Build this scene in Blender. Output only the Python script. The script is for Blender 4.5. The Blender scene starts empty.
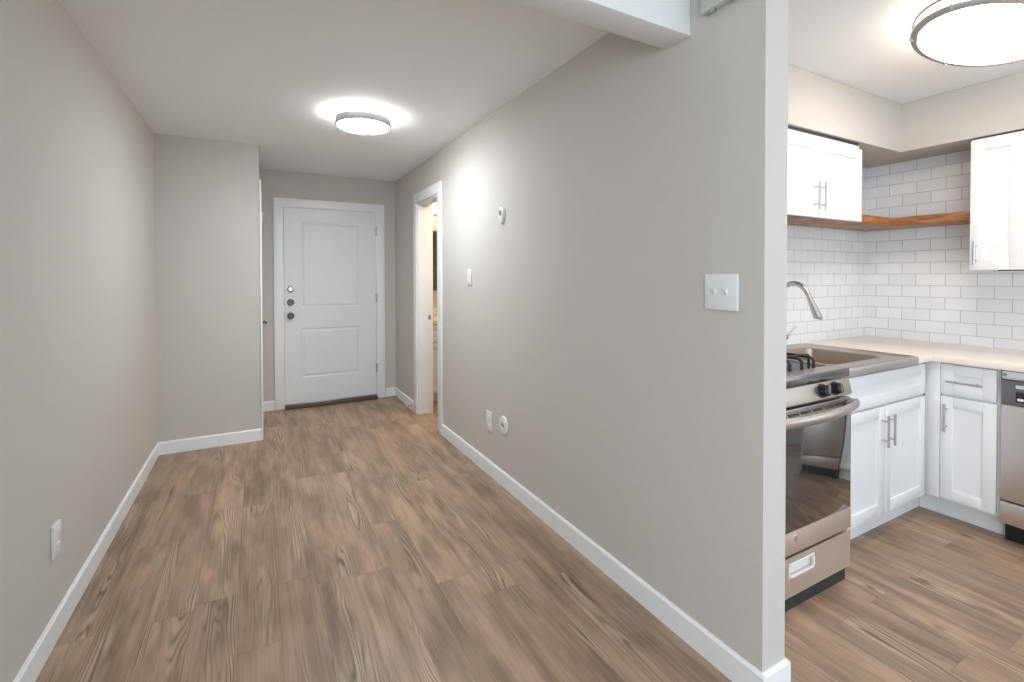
import bpy, bmesh, math, random
from mathutils import Vector, Matrix

random.seed(7)
sc = bpy.context.scene
COL = sc.collection

# ------------------------------------------------------------------ camera
F_PX, YAW, PITCH, ROLL, CYP, H = 472.255, 0.495800, 0.0140379, -0.0018254, 284.261, 1.33
c_, s_ = math.cos(YAW), math.sin(YAW); cp_, sp_ = math.cos(PITCH), math.sin(PITCH)
fw = Vector((s_*cp_, c_*cp_, -sp_)); rt = Vector((c_, -s_, 0)); up = rt.cross(fw)
cr_, sr_ = math.cos(ROLL), math.sin(ROLL)
r2 = cr_*rt + sr_*up; u2 = -sr_*rt + cr_*up
cam = bpy.data.cameras.new('camera'); camo = bpy.data.objects.new('camera', cam); COL.objects.link(camo)
M = Matrix((r2, u2, -fw)).transposed().to_4x4(); M.translation = Vector((0, 0, H)); camo.matrix_world = M
cam.sensor_fit = 'HORIZONTAL'; cam.sensor_width = 36; cam.lens = 36*F_PX/1024
cam.shift_y = -(341-CYP)/1024; cam.clip_start = 0.02
sc.camera = camo

# ------------------------------------------------------------------ exposure, world, daylight
sc.view_settings.view_transform = 'Standard'; sc.view_settings.look = 'None'
sc.view_settings.gamma = 1; sc.view_settings.use_curve_mapping = False
sc.view_settings.exposure = 0.68
w = bpy.data.worlds.new('world'); sc.world = w; w.use_nodes = True
w.node_tree.nodes['Background'].inputs[0].default_value = (0.78, 0.88, 1.0, 1)
w.node_tree.nodes['Background'].inputs[1].default_value = 1.2

def area(name, loc, rot, sx, sy, power, col):
    l = bpy.data.lights.new(name, 'AREA'); l.shape = 'RECTANGLE'; l.size = sx; l.size_y = sy
    l.energy = power; l.color = col
    o = bpy.data.objects.new(name, l); COL.objects.link(o); o.location = loc; o.rotation_euler = rot
    return o
PI = math.pi
XL_ = -0.667
# daylight from unseen windows behind the camera; both side windows added as fill
area('unseen_daylight', (1.55, -3.18, 1.35), (PI/2, 0, 0), 3.4, 1.7, 17.5, (0.56, 0.80, 1.0))
area('unseen_daylight', (4.88, -1.55, 1.35), (PI/2, 0, PI/2), 2.0, 1.5, 10, (0.80, 0.90, 1.0))  # added side window, unseen, to brighten the left wall
area('unseen_daylight', (XL_+0.02, -1.75, 1.35), (PI/2, 0, -PI/2), 2.3, 1.5, 43, (0.76, 0.89, 1.0))  # added side window, unseen, to brighten the partition

# ------------------------------------------------------------------ materials
MATS = {}
def pbr(name, col, rough=0.5, metal=0.0, spec=0.5, noise=0.0, nscale=6.0, bump=0.0, bscale=80.0, emit=None, estr=0.0, coat=0.0):
    m = bpy.data.materials.new(name); m.use_nodes = True
    nt = m.node_tree; b = nt.nodes['Principled BSDF']
    b.inputs['Base Color'].default_value = (*col, 1); b.inputs['Roughness'].default_value = rough
    b.inputs['Metallic'].default_value = metal; b.inputs['Specular IOR Level'].default_value = spec
    b.inputs['Coat Weight'].default_value = coat
    tc = nt.nodes.new('ShaderNodeTexCoord')
    n = nt.nodes.new('ShaderNodeTexNoise'); n.inputs['Scale'].default_value = nscale; n.inputs['Detail'].default_value = 3
    nt.links.new(tc.outputs['Object'], n.inputs['Vector'])
    mx = nt.nodes.new('ShaderNodeMix'); mx.data_type = 'RGBA'
    mx.inputs['A'].default_value = (*[c*(1-noise) for c in col], 1); mx.inputs['B'].default_value = (*[min(1, c*(1+noise)) for c in col], 1)
    nt.links.new(n.outputs['Fac'], mx.inputs['Factor']); nt.links.new(mx.outputs['Result'], b.inputs['Base Color'])
    if bump > 0:
        n2 = nt.nodes.new('ShaderNodeTexNoise'); n2.inputs['Scale'].default_value = bscale; n2.inputs['Detail'].default_value = 2
        nt.links.new(tc.outputs['Object'], n2.inputs['Vector'])
        bp = nt.nodes.new('ShaderNodeBump'); bp.inputs['Strength'].default_value = bump; bp.inputs['Distance'].default_value = 0.002
        nt.links.new(n2.outputs['Fac'], bp.inputs['Height']); nt.links.new(bp.outputs['Normal'], b.inputs['Normal'])
    if emit:
        b.inputs['Emission Color'].default_value = (*emit, 1); b.inputs['Emission Strength'].default_value = estr
    MATS[name] = m
    return m

WALLC = (0.60, 0.560, 0.515)
wallm = pbr('wall_paint', WALLC, 0.8, noise=0.015, nscale=1.5, bump=0.35, bscale=110, spec=0.12)
ceilm = pbr('ceiling_paint', (0.93, 0.935, 0.94), 0.8, noise=0.01, bump=0.15, bscale=90, spec=0.2)
beamm = pbr('beam_paint', (0.82, 0.82, 0.81), 0.6, noise=0.01, bump=0.15, bscale=90, spec=0.3)
trimm = pbr('trim_paint', (0.88, 0.88, 0.88), 0.35, noise=0.01)
doorm = pbr('door_paint', (0.82, 0.82, 0.82), 0.4, noise=0.01)
cabm = pbr('cabinet_paint', (0.82, 0.82, 0.82), 0.35, noise=0.01)
chrome = pbr('chrome', (0.75, 0.75, 0.75), 0.18, 1.0, noise=0.02)
nickel = pbr('brushed_nickel', (0.52, 0.51, 0.50), 0.32, 1.0, noise=0.03)
nickelring = pbr('satin_nickel_ring', (0.42, 0.42, 0.42), 0.45, 1.0, noise=0.02)
darkmetal = pbr('dark_nickel', (0.13, 0.13, 0.13), 0.35, 0.9, noise=0.03)
boxgrey = pbr('pale_grey_box_paint', (0.56, 0.57, 0.55), 0.5)
plastic = pbr('white_plastic', (0.80, 0.80, 0.79), 0.35, noise=0.005)
midgrey = pbr('mid_grey_plastic', (0.36, 0.36, 0.36), 0.4)
greyplastic = pbr('grey_plastic', (0.22, 0.22, 0.22), 0.4, noise=0.02)
blackm = pbr('black_enamel', (0.012, 0.012, 0.013), 0.3, noise=0.1)
ironm = pbr('cast_iron', (0.02, 0.02, 0.022), 0.5, noise=0.1, bump=0.3, bscale=300)
blackglass = pbr('oven_glass', (0.02, 0.019, 0.019), 0.06, spec=1.0, noise=0.05, coat=0.6)
diffuser = pbr('lamp_diffuser', (0.9, 0.9, 0.88), 0.5, emit=(0.86, 0.94, 1.0), estr=66)
diffside = pbr('lamp_diffuser_side', (0.9, 0.9, 0.88), 0.5, emit=(0.95, 0.96, 0.96), estr=60)
diffkside = pbr('kitchen_lamp_diffuser_side', (0.9, 0.9, 0.88), 0.5, emit=(1.0, 0.88, 0.75), estr=4)
diffk = pbr('kitchen_lamp_diffuser', (0.9, 0.9, 0.88), 0.5, emit=(1.0, 0.89, 0.79), estr=12.8)
bathlamp = pbr('bath_lamp', (0.9, 0.85, 0.7), 0.5, emit=(1.0, 0.80, 0.48), estr=9.0)
mirrorm = pbr('mirror_glass', (0.32, 0.30, 0.24), 0.08, 1.0)
quartz = pbr('beige_worktop', (0.86, 0.76, 0.68), 0.22, noise=0.03, nscale=60)
edgem = pbr('worktop_edge', (0.62, 0.60, 0.57), 0.3, noise=0.03, nscale=60)
rubber = pbr('white_rubber', (0.8, 0.8, 0.78), 0.6)
threshm = pbr('threshold_wood', (0.10, 0.055, 0.03), 0.45, noise=0.2, nscale=14)
labelm = pbr('pale_label', (0.55, 0.66, 0.70), 0.4)
gapshade = pbr('painted_gap_shade', (0.03, 0.03, 0.03), 0.6)  # near black colour that stands for shade in gaps

def steel(name, col, axis, rough=0.26):
    m = pbr(name, col, rough, 1.0); nt = m.node_tree; b = nt.nodes['Principled BSDF']
    tc = nt.nodes.new('ShaderNodeTexCoord'); mp = nt.nodes.new('ShaderNodeMapping')
    sc3 = [400, 400, 400]; sc3[axis] = 3
    mp.inputs['Scale'].default_value = sc3
    n = nt.nodes.new('ShaderNodeTexNoise'); n.inputs['Scale'].default_value = 1; n.inputs['Detail'].default_value = 3
    nt.links.new(tc.outputs['Object'], mp.inputs['Vector']); nt.links.new(mp.outputs['Vector'], n.inputs['Vector'])
    r = nt.nodes.new('ShaderNodeMapRange'); r.inputs['To Min'].default_value = rough-0.06; r.inputs['To Max'].default_value = rough+0.10
    nt.links.new(n.outputs['Fac'], r.inputs['Value']); nt.links.new(r.outputs['Result'], b.inputs['Roughness'])
    return m
steelx = steel('stainless_steel', (0.52, 0.475, 0.44), 0, 0.36)
steely = steel('stainless_panel', (0.70, 0.64, 0.60), 1, 0.42)
steelsink = steel('stainless_sink', (0.55, 0.50, 0.46), 0, 0.34)
steelbowl = steel('stainless_sink_bowl', (0.62, 0.53, 0.46), 1, 0.34)
steeldark = steel('dark_stainless', (0.20, 0.195, 0.19), 0, 0.22)
steelfront = steel('stainless_front', (0.80, 0.71, 0.65), 0, 0.46)
steelpanel = steel('stainless_control_panel', (0.50, 0.43, 0.375), 0, 0.40)
steelgrey = steel('grey_stainless', (0.20, 0.20, 0.21), 1, 0.30)

def mathn(nt, op, a, b=None, c=None):
    n = nt.nodes.new('ShaderNodeMath'); n.operation = op
    for i, v in enumerate((a, b, c)):
        if v is None: continue
        if isinstance(v, (int, float)): n.inputs[i].default_value = v
        else: nt.links.new(v, n.inputs[i])
    return n.outputs[0]

def floor_material():
    m = bpy.data.materials.new('vinyl_plank_floor'); m.use_nodes = True
    nt = m.node_tree; b = nt.nodes['Principled BSDF']; L = nt.links
    tc = nt.nodes.new('ShaderNodeTexCoord'); sp = nt.nodes.new('ShaderNodeSeparateXYZ'); L.new(tc.outputs['Object'], sp.inputs[0])
    W, LN = 0.152, 1.22
    xs = mathn(nt, 'DIVIDE', mathn(nt, 'ADD', sp.outputs[0], 10*W+0.081), W)
    row = mathn(nt, 'FLOOR', xs); fx = mathn(nt, 'SUBTRACT', xs, row)
    wn = nt.nodes.new('ShaderNodeTexWhiteNoise'); wn.noise_dimensions = '1D'; L.new(row, wn.inputs['W'])
    ys = mathn(nt, 'ADD', mathn(nt, 'DIVIDE', mathn(nt, 'ADD', sp.outputs[1], 20), LN), mathn(nt, 'MULTIPLY', wn.outputs['Value'], 7.3))
    pl = mathn(nt, 'FLOOR', ys); fy = mathn(nt, 'SUBTRACT', ys, pl)
    cid = nt.nodes.new('ShaderNodeCombineXYZ'); L.new(row, cid.inputs[0]); L.new(pl, cid.inputs[1])
    wn2 = nt.nodes.new('ShaderNodeTexWhiteNoise'); wn2.noise_dimensions = '3D'; L.new(cid.outputs[0], wn2.inputs['Vector'])
    sepc = nt.nodes.new('ShaderNodeSeparateColor'); L.new(wn2.outputs['Color'], sepc.inputs[0])
    r1, r2_, r3 = sepc.outputs[0], sepc.outputs[1], sepc.outputs[2]
    # plank space coordinates with a random offset for each plank
    lx = mathn(nt, 'SUBTRACT', fx, mathn(nt, 'MULTIPLY_ADD', r1, 0.5, 0.25))
    co = nt.nodes.new('ShaderNodeCombineXYZ')
    L.new(mathn(nt, 'MULTIPLY_ADD', r2_, 37.0, mathn(nt, 'MULTIPLY', fx, 1.0)), co.inputs[0])
    L.new(mathn(nt, 'MULTIPLY_ADD', r3, 51.0, mathn(nt, 'MULTIPLY', sp.outputs[1], 1.0)), co.inputs[1])
    L.new(mathn(nt, 'MULTIPLY', r1, 91.0), co.inputs[2])
    def noise(scale, vs, detail=3, rough=0.5, dist=0.0):
        mp = nt.nodes.new('ShaderNodeMapping'); mp.inputs['Scale'].default_value = vs; L.new(co.outputs[0], mp.inputs['Vector'])
        n = nt.nodes.new('ShaderNodeTexNoise'); n.inputs['Scale'].default_value = scale; n.inputs['Detail'].default_value = detail
        n.inputs['Roughness'].default_value = rough; n.inputs['Distortion'].default_value = dist
        L.new(mp.outputs[0], n.inputs['Vector']); return n.outputs['Fac']
    # cathedral grain: contour lines of a smooth field elongated along the plank
    fld = noise(1.0, (1.7, 1.25, 1), 1.5, 0.45, 0.5)
    para = mathn(nt, 'MULTIPLY', mathn(nt, 'MULTIPLY', lx, lx), 1.6)
    fld2 = mathn(nt, 'ADD', fld, para)
    fine = noise(1.0, (22, 2.2, 1), 3, 0.6)
    ph = mathn(nt, 'ADD', mathn(nt, 'MULTIPLY', fld2, 62.0), mathn(nt, 'MULTIPLY', fine, 3.2))
    ring = mathn(nt, 'MULTIPLY_ADD', mathn(nt, 'SINE', ph), 0.5, 0.5)
    ring = mathn(nt, 'POWER', ring, 2.2)
    patch = noise(1.0, (1.6, 1.3, 1), 2, 0.5)
    mask = nt.nodes.new('ShaderNodeMapRange'); L.new(patch, mask.inputs['Value'])
    mask.inputs['From Min'].default_value = 0.53; mask.inputs['From Max'].default_value = 0.66
    streak = noise(1.0, (40, 1.6, 1), 4, 0.65)
    cloud = noise(1.0, (2.2, 2.4, 1), 3, 0.55)
    # palette
    def mixc(fac, a, bb, typ='MIX'):
        n = nt.nodes.new('ShaderNodeMix'); n.data_type = 'RGBA'; n.blend_type = typ
        if isinstance(fac, (int, float)): n.inputs['Factor'].default_value = fac
        else: L.new(fac, n.inputs['Factor'])
        for key, v in (('A', a), ('B', bb)):
            if isinstance(v, tuple): n.inputs[key].default_value = (*v, 1)
            else: L.new(v, n.inputs[key])
        return n.outputs['Result']
    def rng(v, a, bb, c=0.0, d=1.0):
        n = nt.nodes.new('ShaderNodeMapRange'); L.new(v, n.inputs['Value'])
        n.inputs['From Min'].default_value = a; n.inputs['From Max'].default_value = bb
        n.inputs['To Min'].default_value = c; n.inputs['To Max'].default_value = d; return n.outputs['Result']
    dark, mid, light = (0.19, 0.122, 0.084), (0.39, 0.26, 0.174), (0.56, 0.40, 0.275)
    base = mixc(rng(cloud, 0.36, 0.64), (0.215, 0.138, 0.094), (0.48, 0.318, 0.207))
    base = mixc(rng(r1, 0, 1, 0.0, 0.35), base, mid)
    tone = rng(r2_, 0, 1, 0.84, 1.08)
    v = nt.nodes.new('ShaderNodeVectorMath'); v.operation = 'SCALE'; L.new(base, v.inputs[0]); L.new(tone, v.inputs['Scale'])
    base = v.outputs[0]
    base = mixc(rng(streak, 0.50, 0.75, 0.0, 0.42), base, dark)
    base = mixc(rng(streak, 0.48, 0.25, 0.0, 0.5), base, light)
    gm = mathn(nt, 'MULTIPLY', mathn(nt, 'MULTIPLY', ring, mask.outputs[0]), 0.80)
    base = mixc(gm, base, (0.105, 0.066, 0.046))
    lm = mathn(nt, 'MULTIPLY', mathn(nt, 'MULTIPLY', mathn(nt, 'SUBTRACT', 1.0, ring), mask.outputs[0]), 0.35)
    base = mixc(lm, base, (0.64, 0.49, 0.36))
    # joints
    jx = mathn(nt, 'LESS_THAN', mathn(nt, 'MINIMUM', fx, mathn(nt, 'SUBTRACT', 1.0, fx)), 0.008)
    jy = mathn(nt, 'LESS_THAN', mathn(nt, 'MINIMUM', fy, mathn(nt, 'SUBTRACT', 1.0, fy)), 0.0010)
    j = mathn(nt, 'MAXIMUM', jx, jy)
    base = mixc(mathn(nt, 'MULTIPLY', j, 0.38), base, (0.10, 0.07, 0.055))
    L.new(base, b.inputs['Base Color'])
    L.new(rng(streak, 0.3, 0.7, 0.33, 0.45), b.inputs['Roughness'])
    b.inputs['Specular IOR Level'].default_value = 0.45
    bp = nt.nodes.new('ShaderNodeBump'); bp.inputs['Strength'].default_value = 0.12; bp.inputs['Distance'].default_value = 0.001
    L.new(mathn(nt, 'SUBTRACT', streak, mathn(nt, 'MULTIPLY', j, 2.0)), bp.inputs['Height']); L.new(bp.outputs['Normal'], b.inputs['Normal'])
    return m
floorm = floor_material()

def tile_material(name, axis):
    """running-bond white subway tile; axis = world axis the courses run along"""
    m = bpy.data.materials.new(name); m.use_nodes = True
    nt = m.node_tree; b = nt.nodes['Principled BSDF']; L = nt.links
    tc = nt.nodes.new('ShaderNodeTexCoord'); sp = nt.nodes.new('ShaderNodeSeparateXYZ'); L.new(tc.outputs['Object'], sp.inputs[0])
    PW, PH = 0.1535, 0.0772
    v = mathn(nt, 'DIVIDE', mathn(nt, 'SUBTRACT', sp.outputs[2], 1.582-20*PH), PH)
    row = mathn(nt, 'FLOOR', v); fv = mathn(nt, 'SUBTRACT', v, row)
    par = mathn(nt, 'MULTIPLY', mathn(nt, 'MODULO', row, 2.0), 0.5)
    off = (1.341-20*PW) if axis == 1 else (3.88-30*PW+0.04)
    uu = mathn(nt, 'ADD', mathn(nt, 'DIVIDE', mathn(nt, 'SUBTRACT', sp.outputs[axis], off), PW), par)
    cu = mathn(nt, 'FLOOR', uu); fu = mathn(nt, 'SUBTRACT', uu, cu)
    g = 0.0022
    du = mathn(nt, 'MULTIPLY', mathn(nt, 'MINIMUM', fu, mathn(nt, 'SUBTRACT', 1.0, fu)), PW)
    dv = mathn(nt, 'MULTIPLY', mathn(nt, 'MINIMUM', fv, mathn(nt, 'SUBTRACT', 1.0, fv)), PH)
    d = mathn(nt, 'MINIMUM', du, dv)
    mr = nt.nodes.new('ShaderNodeMapRange'); L.new(d, mr.inputs['Value'])
    mr.inputs['From Min'].default_value = g*0.4; mr.inputs['From Max'].default_value = g
    cid = nt.nodes.new('ShaderNodeCombineXYZ'); L.new(row, cid.inputs[0]); L.new(cu, cid.inputs[1])
    wn = nt.nodes.new('ShaderNodeTexWhiteNoise'); wn.noise_dimensions = '3D'; L.new(cid.outputs[0], wn.inputs['Vector'])
    t = nt.nodes.new('ShaderNodeMapRange'); L.new(wn.outputs['Value'], t.inputs['Value']); t.inputs['To Min'].default_value = 0.79; t.inputs['To Max'].default_value = 0.84
    cc = nt.nodes.new('ShaderNodeCombineColor'); [L.new(t.outputs[0], cc.inputs[i]) for i in range(3)]
    mx = nt.nodes.new('ShaderNodeMix'); mx.data_type = 'RGBA'; mx.inputs['A'].default_value = (0.44, 0.43, 0.42, 1)
    L.new(cc.outputs[0], mx.inputs['B']); L.new(mr.outputs[0], mx.inputs['Factor']); L.new(mx.outputs['Result'], b.inputs['Base Color'])
    rr = nt.nodes.new('ShaderNodeMapRange'); L.new(mr.outputs[0], rr.inputs['Value']); rr.inputs['To Min'].default_value = 0.7; rr.inputs['To Max'].default_value = 0.16
    L.new(rr.outputs[0], b.inputs['Roughness'])
    mr2 = nt.nodes.new('ShaderNodeMapRange'); L.new(d, mr2.inputs['Value']); mr2.inputs['From Max'].default_value = 0.005
    bp = nt.nodes.new('ShaderNodeBump'); bp.inputs['Strength'].default_value = 0.5; bp.inputs['Distance'].default_value = 0.002
    L.new(mr2.outputs[0], bp.inputs['Height']); L.new(bp.outputs['Normal'], b.inputs['Normal'])
    return m
tilex = tile_material('subway_tile_back', 0); tiley = tile_material('subway_tile_side', 1)

def wood_material():
    m = bpy.data.materials.new('butcher_block'); m.use_nodes = True
    nt = m.node_tree; b = nt.nodes['Principled BSDF']; L = nt.links
    tc = nt.nodes.new('ShaderNodeTexCoord'); mp = nt.nodes.new('ShaderNodeMapping'); mp.inputs['Scale'].default_value = (5, 5, 30)
    L.new(tc.outputs['Object'], mp.inputs['Vector'])
    n = nt.nodes.new('ShaderNodeTexNoise'); n.inputs['Scale'].default_value = 1.6; n.inputs['Detail'].default_value = 5; n.inputs['Distortion'].default_value = 0.8
    L.new(mp.outputs[0], n.inputs['Vector'])
    cr = nt.nodes.new('ShaderNodeValToRGB'); cr.color_ramp.elements[0].position = 0.3; cr.color_ramp.elements[1].position = 0.72
    cr.color_ramp.elements[0].color = (0.17, 0.062, 0.020, 1); cr.color_ramp.elements[1].color = (0.46, 0.20, 0.075, 1)
    L.new(n.outputs['Fac'], cr.inputs[0]); L.new(cr.outputs[0], b.inputs['Base Color']); b.inputs['Roughness'].default_value = 0.35
    return m
woodm = wood_material()

# ------------------------------------------------------------------ mesh helpers
class MB:
    def __init__(s): s.bm = bmesh.new()
    def box(s, x0, x1, y0, y1, z0, z1, bev=0.0, seg=2):
        t = bmesh.new()
        bmesh.ops.create_cube(t, size=1)
        for v in t.verts:
            v.co = Vector(((x0+x1)/2+v.co.x*(x1-x0), (y0+y1)/2+v.co.y*(y1-y0), (z0+z1)/2+v.co.z*(z1-z0)))
        if bev > 0: bmesh.ops.bevel(t, geom=t.edges[:], offset=bev, segments=seg, affect='EDGES', profile=0.5)
        s.merge(t); return s
    def merge(s, t, smooth=False):
        bmesh.ops.recalc_face_normals(t, faces=t.faces)
        me = bpy.data.meshes.new('tmp'); t.to_mesh(me); t.free()
        s.bm.from_mesh(me); bpy.data.meshes.remove(me)
    def prism(s, pts, z0, z1, axis=2, bev=0.0):
        """extrude a polygon; axis 2: pts=(x,y); 0: pts=(y,z) along x; 1: pts=(x,z) along y"""
        t = bmesh.new()
        def mk(p, h): return {2: (p[0], p[1], h), 0: (h, p[0], p[1]), 1: (p[0], h, p[1])}[axis]
        a = [t.verts.new(mk(p, z0)) for p in pts]; b = [t.verts.new(mk(p, z1)) for p in pts]
        n = len(pts); t.faces.new(a); t.faces.new(b[::-1])
        for i in range(n): t.faces.new((a[i], b[i], b[(i+1) % n], a[(i+1) % n]))
        if bev > 0:
            bmesh.ops.recalc_face_normals(t, faces=t.faces)
            bmesh.ops.bevel(t, geom=t.edges[:], offset=bev, segments=2, affect='EDGES', profile=0.5)
        s.merge(t); return s
    def cyl(s, p0, p1, r0, r1=None, n=20, bev=0.0):
        return s.tube([p0, p1], [r0, r1 if r1 is not None else r0], n)
    def tube(s, pts, rad, n=12, closed=False, sx=1.0, sy=1.0, upv=None):
        t = bmesh.new(); pts = [Vector(p) for p in pts]
        if isinstance(rad, (int, float)): rad = [rad]*len(pts)
        rings = []; N = len(pts); prev = None
        for i, p in enumerate(pts):
            if closed: d = pts[(i+1) % N]-pts[i-1]
            else: d = pts[min(i+1, N-1)]-pts[max(i-1, 0)]
            d.normalize()
            if upv is not None: a = Vector(upv); a = (a-d*a.dot(d)).normalized()
            elif prev is None:
                a = Vector((0, 0, 1)) if abs(d.z) < 0.9 else Vector((1, 0, 0)); a = (a-d*a.dot(d)).normalized()
            else: a = (prev-d*prev.dot(d)).normalized()
            prev = a; b = d.cross(a)
            rings.append([t.verts.new(p+(a*math.cos(2*PI*k/n)*sx+b*math.sin(2*PI*k/n)*sy)*rad[i]) for k in range(n)])
        for i in range(N if closed else N-1):
            A, B = rings[i], rings[(i+1) % N]
            for k in range(n): t.faces.new((A[k], A[(k+1) % n], B[(k+1) % n], B[k])).smooth = True
        if not closed: t.faces.new(rings[0][::-1]); t.faces.new(rings[-1])
        s.merge(t); return s
    def lathe(s, prof, origin, axis='z', n=32, ex=1.0, ey=1.0, smooth=True):
        """prof: list of (r, h) along the axis direction"""
        ax = {'z': ((1, 0, 0), (0, 1, 0), (0, 0, 1)), '-z': ((1, 0, 0), (0, -1, 0), (0, 0, -1)), '-y': ((1, 0, 0), (0, 0, 1), (0, -1, 0)),
              '-x': ((0, 1, 0), (0, 0, 1), (-1, 0, 0)), 'x': ((0, 1, 0), (0, 0, 1), (1, 0, 0))}[axis]
        u, v, wv = map(Vector, ax); o = Vector(origin); t = bmesh.new(); rings = []
        for (r, h) in prof:
            if r <= 1e-6: rings.append([t.verts.new(o+wv*h)])
            else: rings.append([t.verts.new(o+wv*h+u*math.cos(2*PI*k/n)*r*ex+v*math.sin(2*PI*k/n)*r*ey) for k in range(n)])
        for A, B in zip(rings, rings[1:]):
            for k in range(n):
                a = A if len(A) > 1 else [A[0]]*n; b = B if len(B) > 1 else [B[0]]*n
                q = [a[k], a[(k+1) % n], b[(k+1) % n], b[k]]; q2 = []
                for e in q:
                    if e not in q2: q2.append(e)
                if len(q2) > 2: t.faces.new(q2).smooth = smooth
        s.merge(t); return s
WLOC = {}
def obj(name, mb, mat, parent=None, sharp=35, label=None):
    me = bpy.data.meshes.new(name)
    bm = mb.bm
    if parent is None:
        xs = [v.co for v in bm.verts]
        base = Vector(((min(c.x for c in xs)+max(c.x for c in xs))/2, (min(c.y for c in xs)+max(c.y for c in xs))/2, min(c.z for c in xs)))
        keep = name.startswith(('floor', 'wall', 'ceiling'))
        if keep: base = Vector((0, 0, 0))
    else: base = WLOC[parent.name]
    for v in bm.verts: v.co -= base
    bm.to_mesh(me); bm.free(); me.materials.append(mat)
    o = bpy.data.objects.new(name, me); COL.objects.link(o)
    if parent is None: o.location = base
    else: o.parent = parent
    WLOC[o.name] = base.copy()
    try: me.set_sharp_from_angle(angle=math.radians(sharp))
    except Exception: pass
    if label: o['label'] = label
    return o
def thing(name, label, cat, loc, group=None):
    o = bpy.data.objects.new(name, None); COL.objects.link(o); o.location = loc; o.empty_display_size = 0.1
    WLOC[o.name] = Vector(loc); o['label'] = label; o['category'] = cat
    if group: o['group'] = group
    return o
def tag(o, label, cat, group=None):
    o['label'] = label; o['category'] = cat
    if group: o['group'] = group
    return o
def struct(name, mb, mat, label, cat, parent=None):
    o = obj(name, mb, mat, parent)
    if parent is None: o['kind'] = 'structure'; o['label'] = label; o['category'] = cat
    return o
def sthing(name, label, cat, loc):
    o = thing(name, label, cat, loc); o['kind'] = 'structure'; return o

# ------------------------------------------------------------------ room shell
CZ = 2.412
XL, XR, XK = -0.667, 1.378, 3.88          # left wall, partition hall face, kitchen side wall
XP = 1.493                                 # partition kitchen face
YE, YB, YW = 5.317, 1.785, 0.911           # end wall, kitchen back wall, partition end
struct('floor', MB().box(XL-0.12, 5.0, -3.3, YE+0.15, -0.06, 0.0), floorm, 'brown grey wood plank floor running down the hall and through the kitchen', 'floor')
struct('ceiling', MB().box(XL-0.12, 5.0, -3.3, YE+0.15, CZ, CZ+0.1), ceilm, 'smooth white painted ceiling over hall and kitchen', 'ceiling')
struct('wall_left', MB().box(XL-0.12, XL, -0.6, YE+0.15, 0, CZ).box(XL-0.12, XL, -3.3, -2.9, 0, CZ).box(XL-0.12, XL, -2.9, -0.6, 0, 0.6).box(XL-0.12, XL, -2.9, -0.6, 2.1, CZ), wallm, 'long plain greige wall on the left of the hall', 'wall')
struct('wall_closet', MB().box(XL, 0.026, 4.382, YE, 0, CZ), wallm, 'greige wall of the closet that juts into the hall before the entry door', 'wall')
struct('wall_end', MB().box(XL, 3.3, YE, YE+0.15, 0, CZ), wallm, 'greige end wall around the white entry door', 'wall')
OY0, OY1, OZ = 3.868, 4.480, 2.055
part = MB().box(XR, XP, YW, OY0, 0, CZ).box(XR, XR+0.146, OY1, YE, 0, CZ).box(XR, XP, OY0, OY1, OZ, CZ)
struct('wall_partition', part, wallm, 'long greige wall between the hall and the kitchen, ending in a narrow pale edge', 'wall')
struct('wall_kitchen_back', MB().box(XP, XK+0.12, YB, YB+0.12, 0, CZ), tilex, 'white subway tiled wall behind the sink and range', 'wall')
struct('wall_kitchen_side', MB().box(XK, XK+0.12, 0.0, YB, 0, CZ), tiley, 'white subway tiled wall behind the right hand cabinets', 'wall')
struct('wall_kitchen_return', MB().box(XK, 5.0, -0.12, 0.0, 0, CZ), wallm, 'greige return wall at the near end of the kitchen', 'wall')
wr = MB().box(4.9, 5.0, -3.3, -2.55, 0, CZ).box(4.9, 5.0, -0.55, -0.12, 0, CZ).box(4.9, 5.0, -2.55, -0.55, 0, 0.6).box(4.9, 5.0, -2.55, -0.55, 2.1, CZ)
struct('wall_right', wr, wallm, 'greige living room wall behind the camera with an added window for side light', 'wall')
wb = MB().box(XL, -0.15, -3.3, -3.2, 0, CZ).box(3.25, 4.9, -3.3, -3.2, 0, CZ).box(-0.15, 3.25, -3.3, -3.2, 0, 0.5).box(-0.15, 3.25, -3.3, -3.2, 2.2, CZ)
struct('wall_back', wb, wallm, 'greige living room wall with a wide window behind the camera', 'wall')
# bathroom shell behind the partition
struct('wall_bath_side', MB().box(3.2, 3.3, 1.905, YE, 0, CZ), wallm, 'far side wall of the bathroom', 'wall')

# header beam
struct('trim_beam', MB().box(XL, XR, 1.197, 1.317, 2.197, CZ, 0.003), beamm, 'white boxed ceiling beam crossing the near end of the hall', 'beam')

# kitchen soffit (L shaped, one continuous)
SX, SY, SZ = 3.562, 1.455, 2.112
struct('trim_soffit', MB().prism([(XP, SY), (SX, SY), (SX, 0.0), (XK, 0.0), (XK, YB), (XP, YB)], SZ, CZ, 2, 0.003), wallm, 'beige dropped soffit running above the kitchen wall cabinets', 'soffit')

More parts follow.
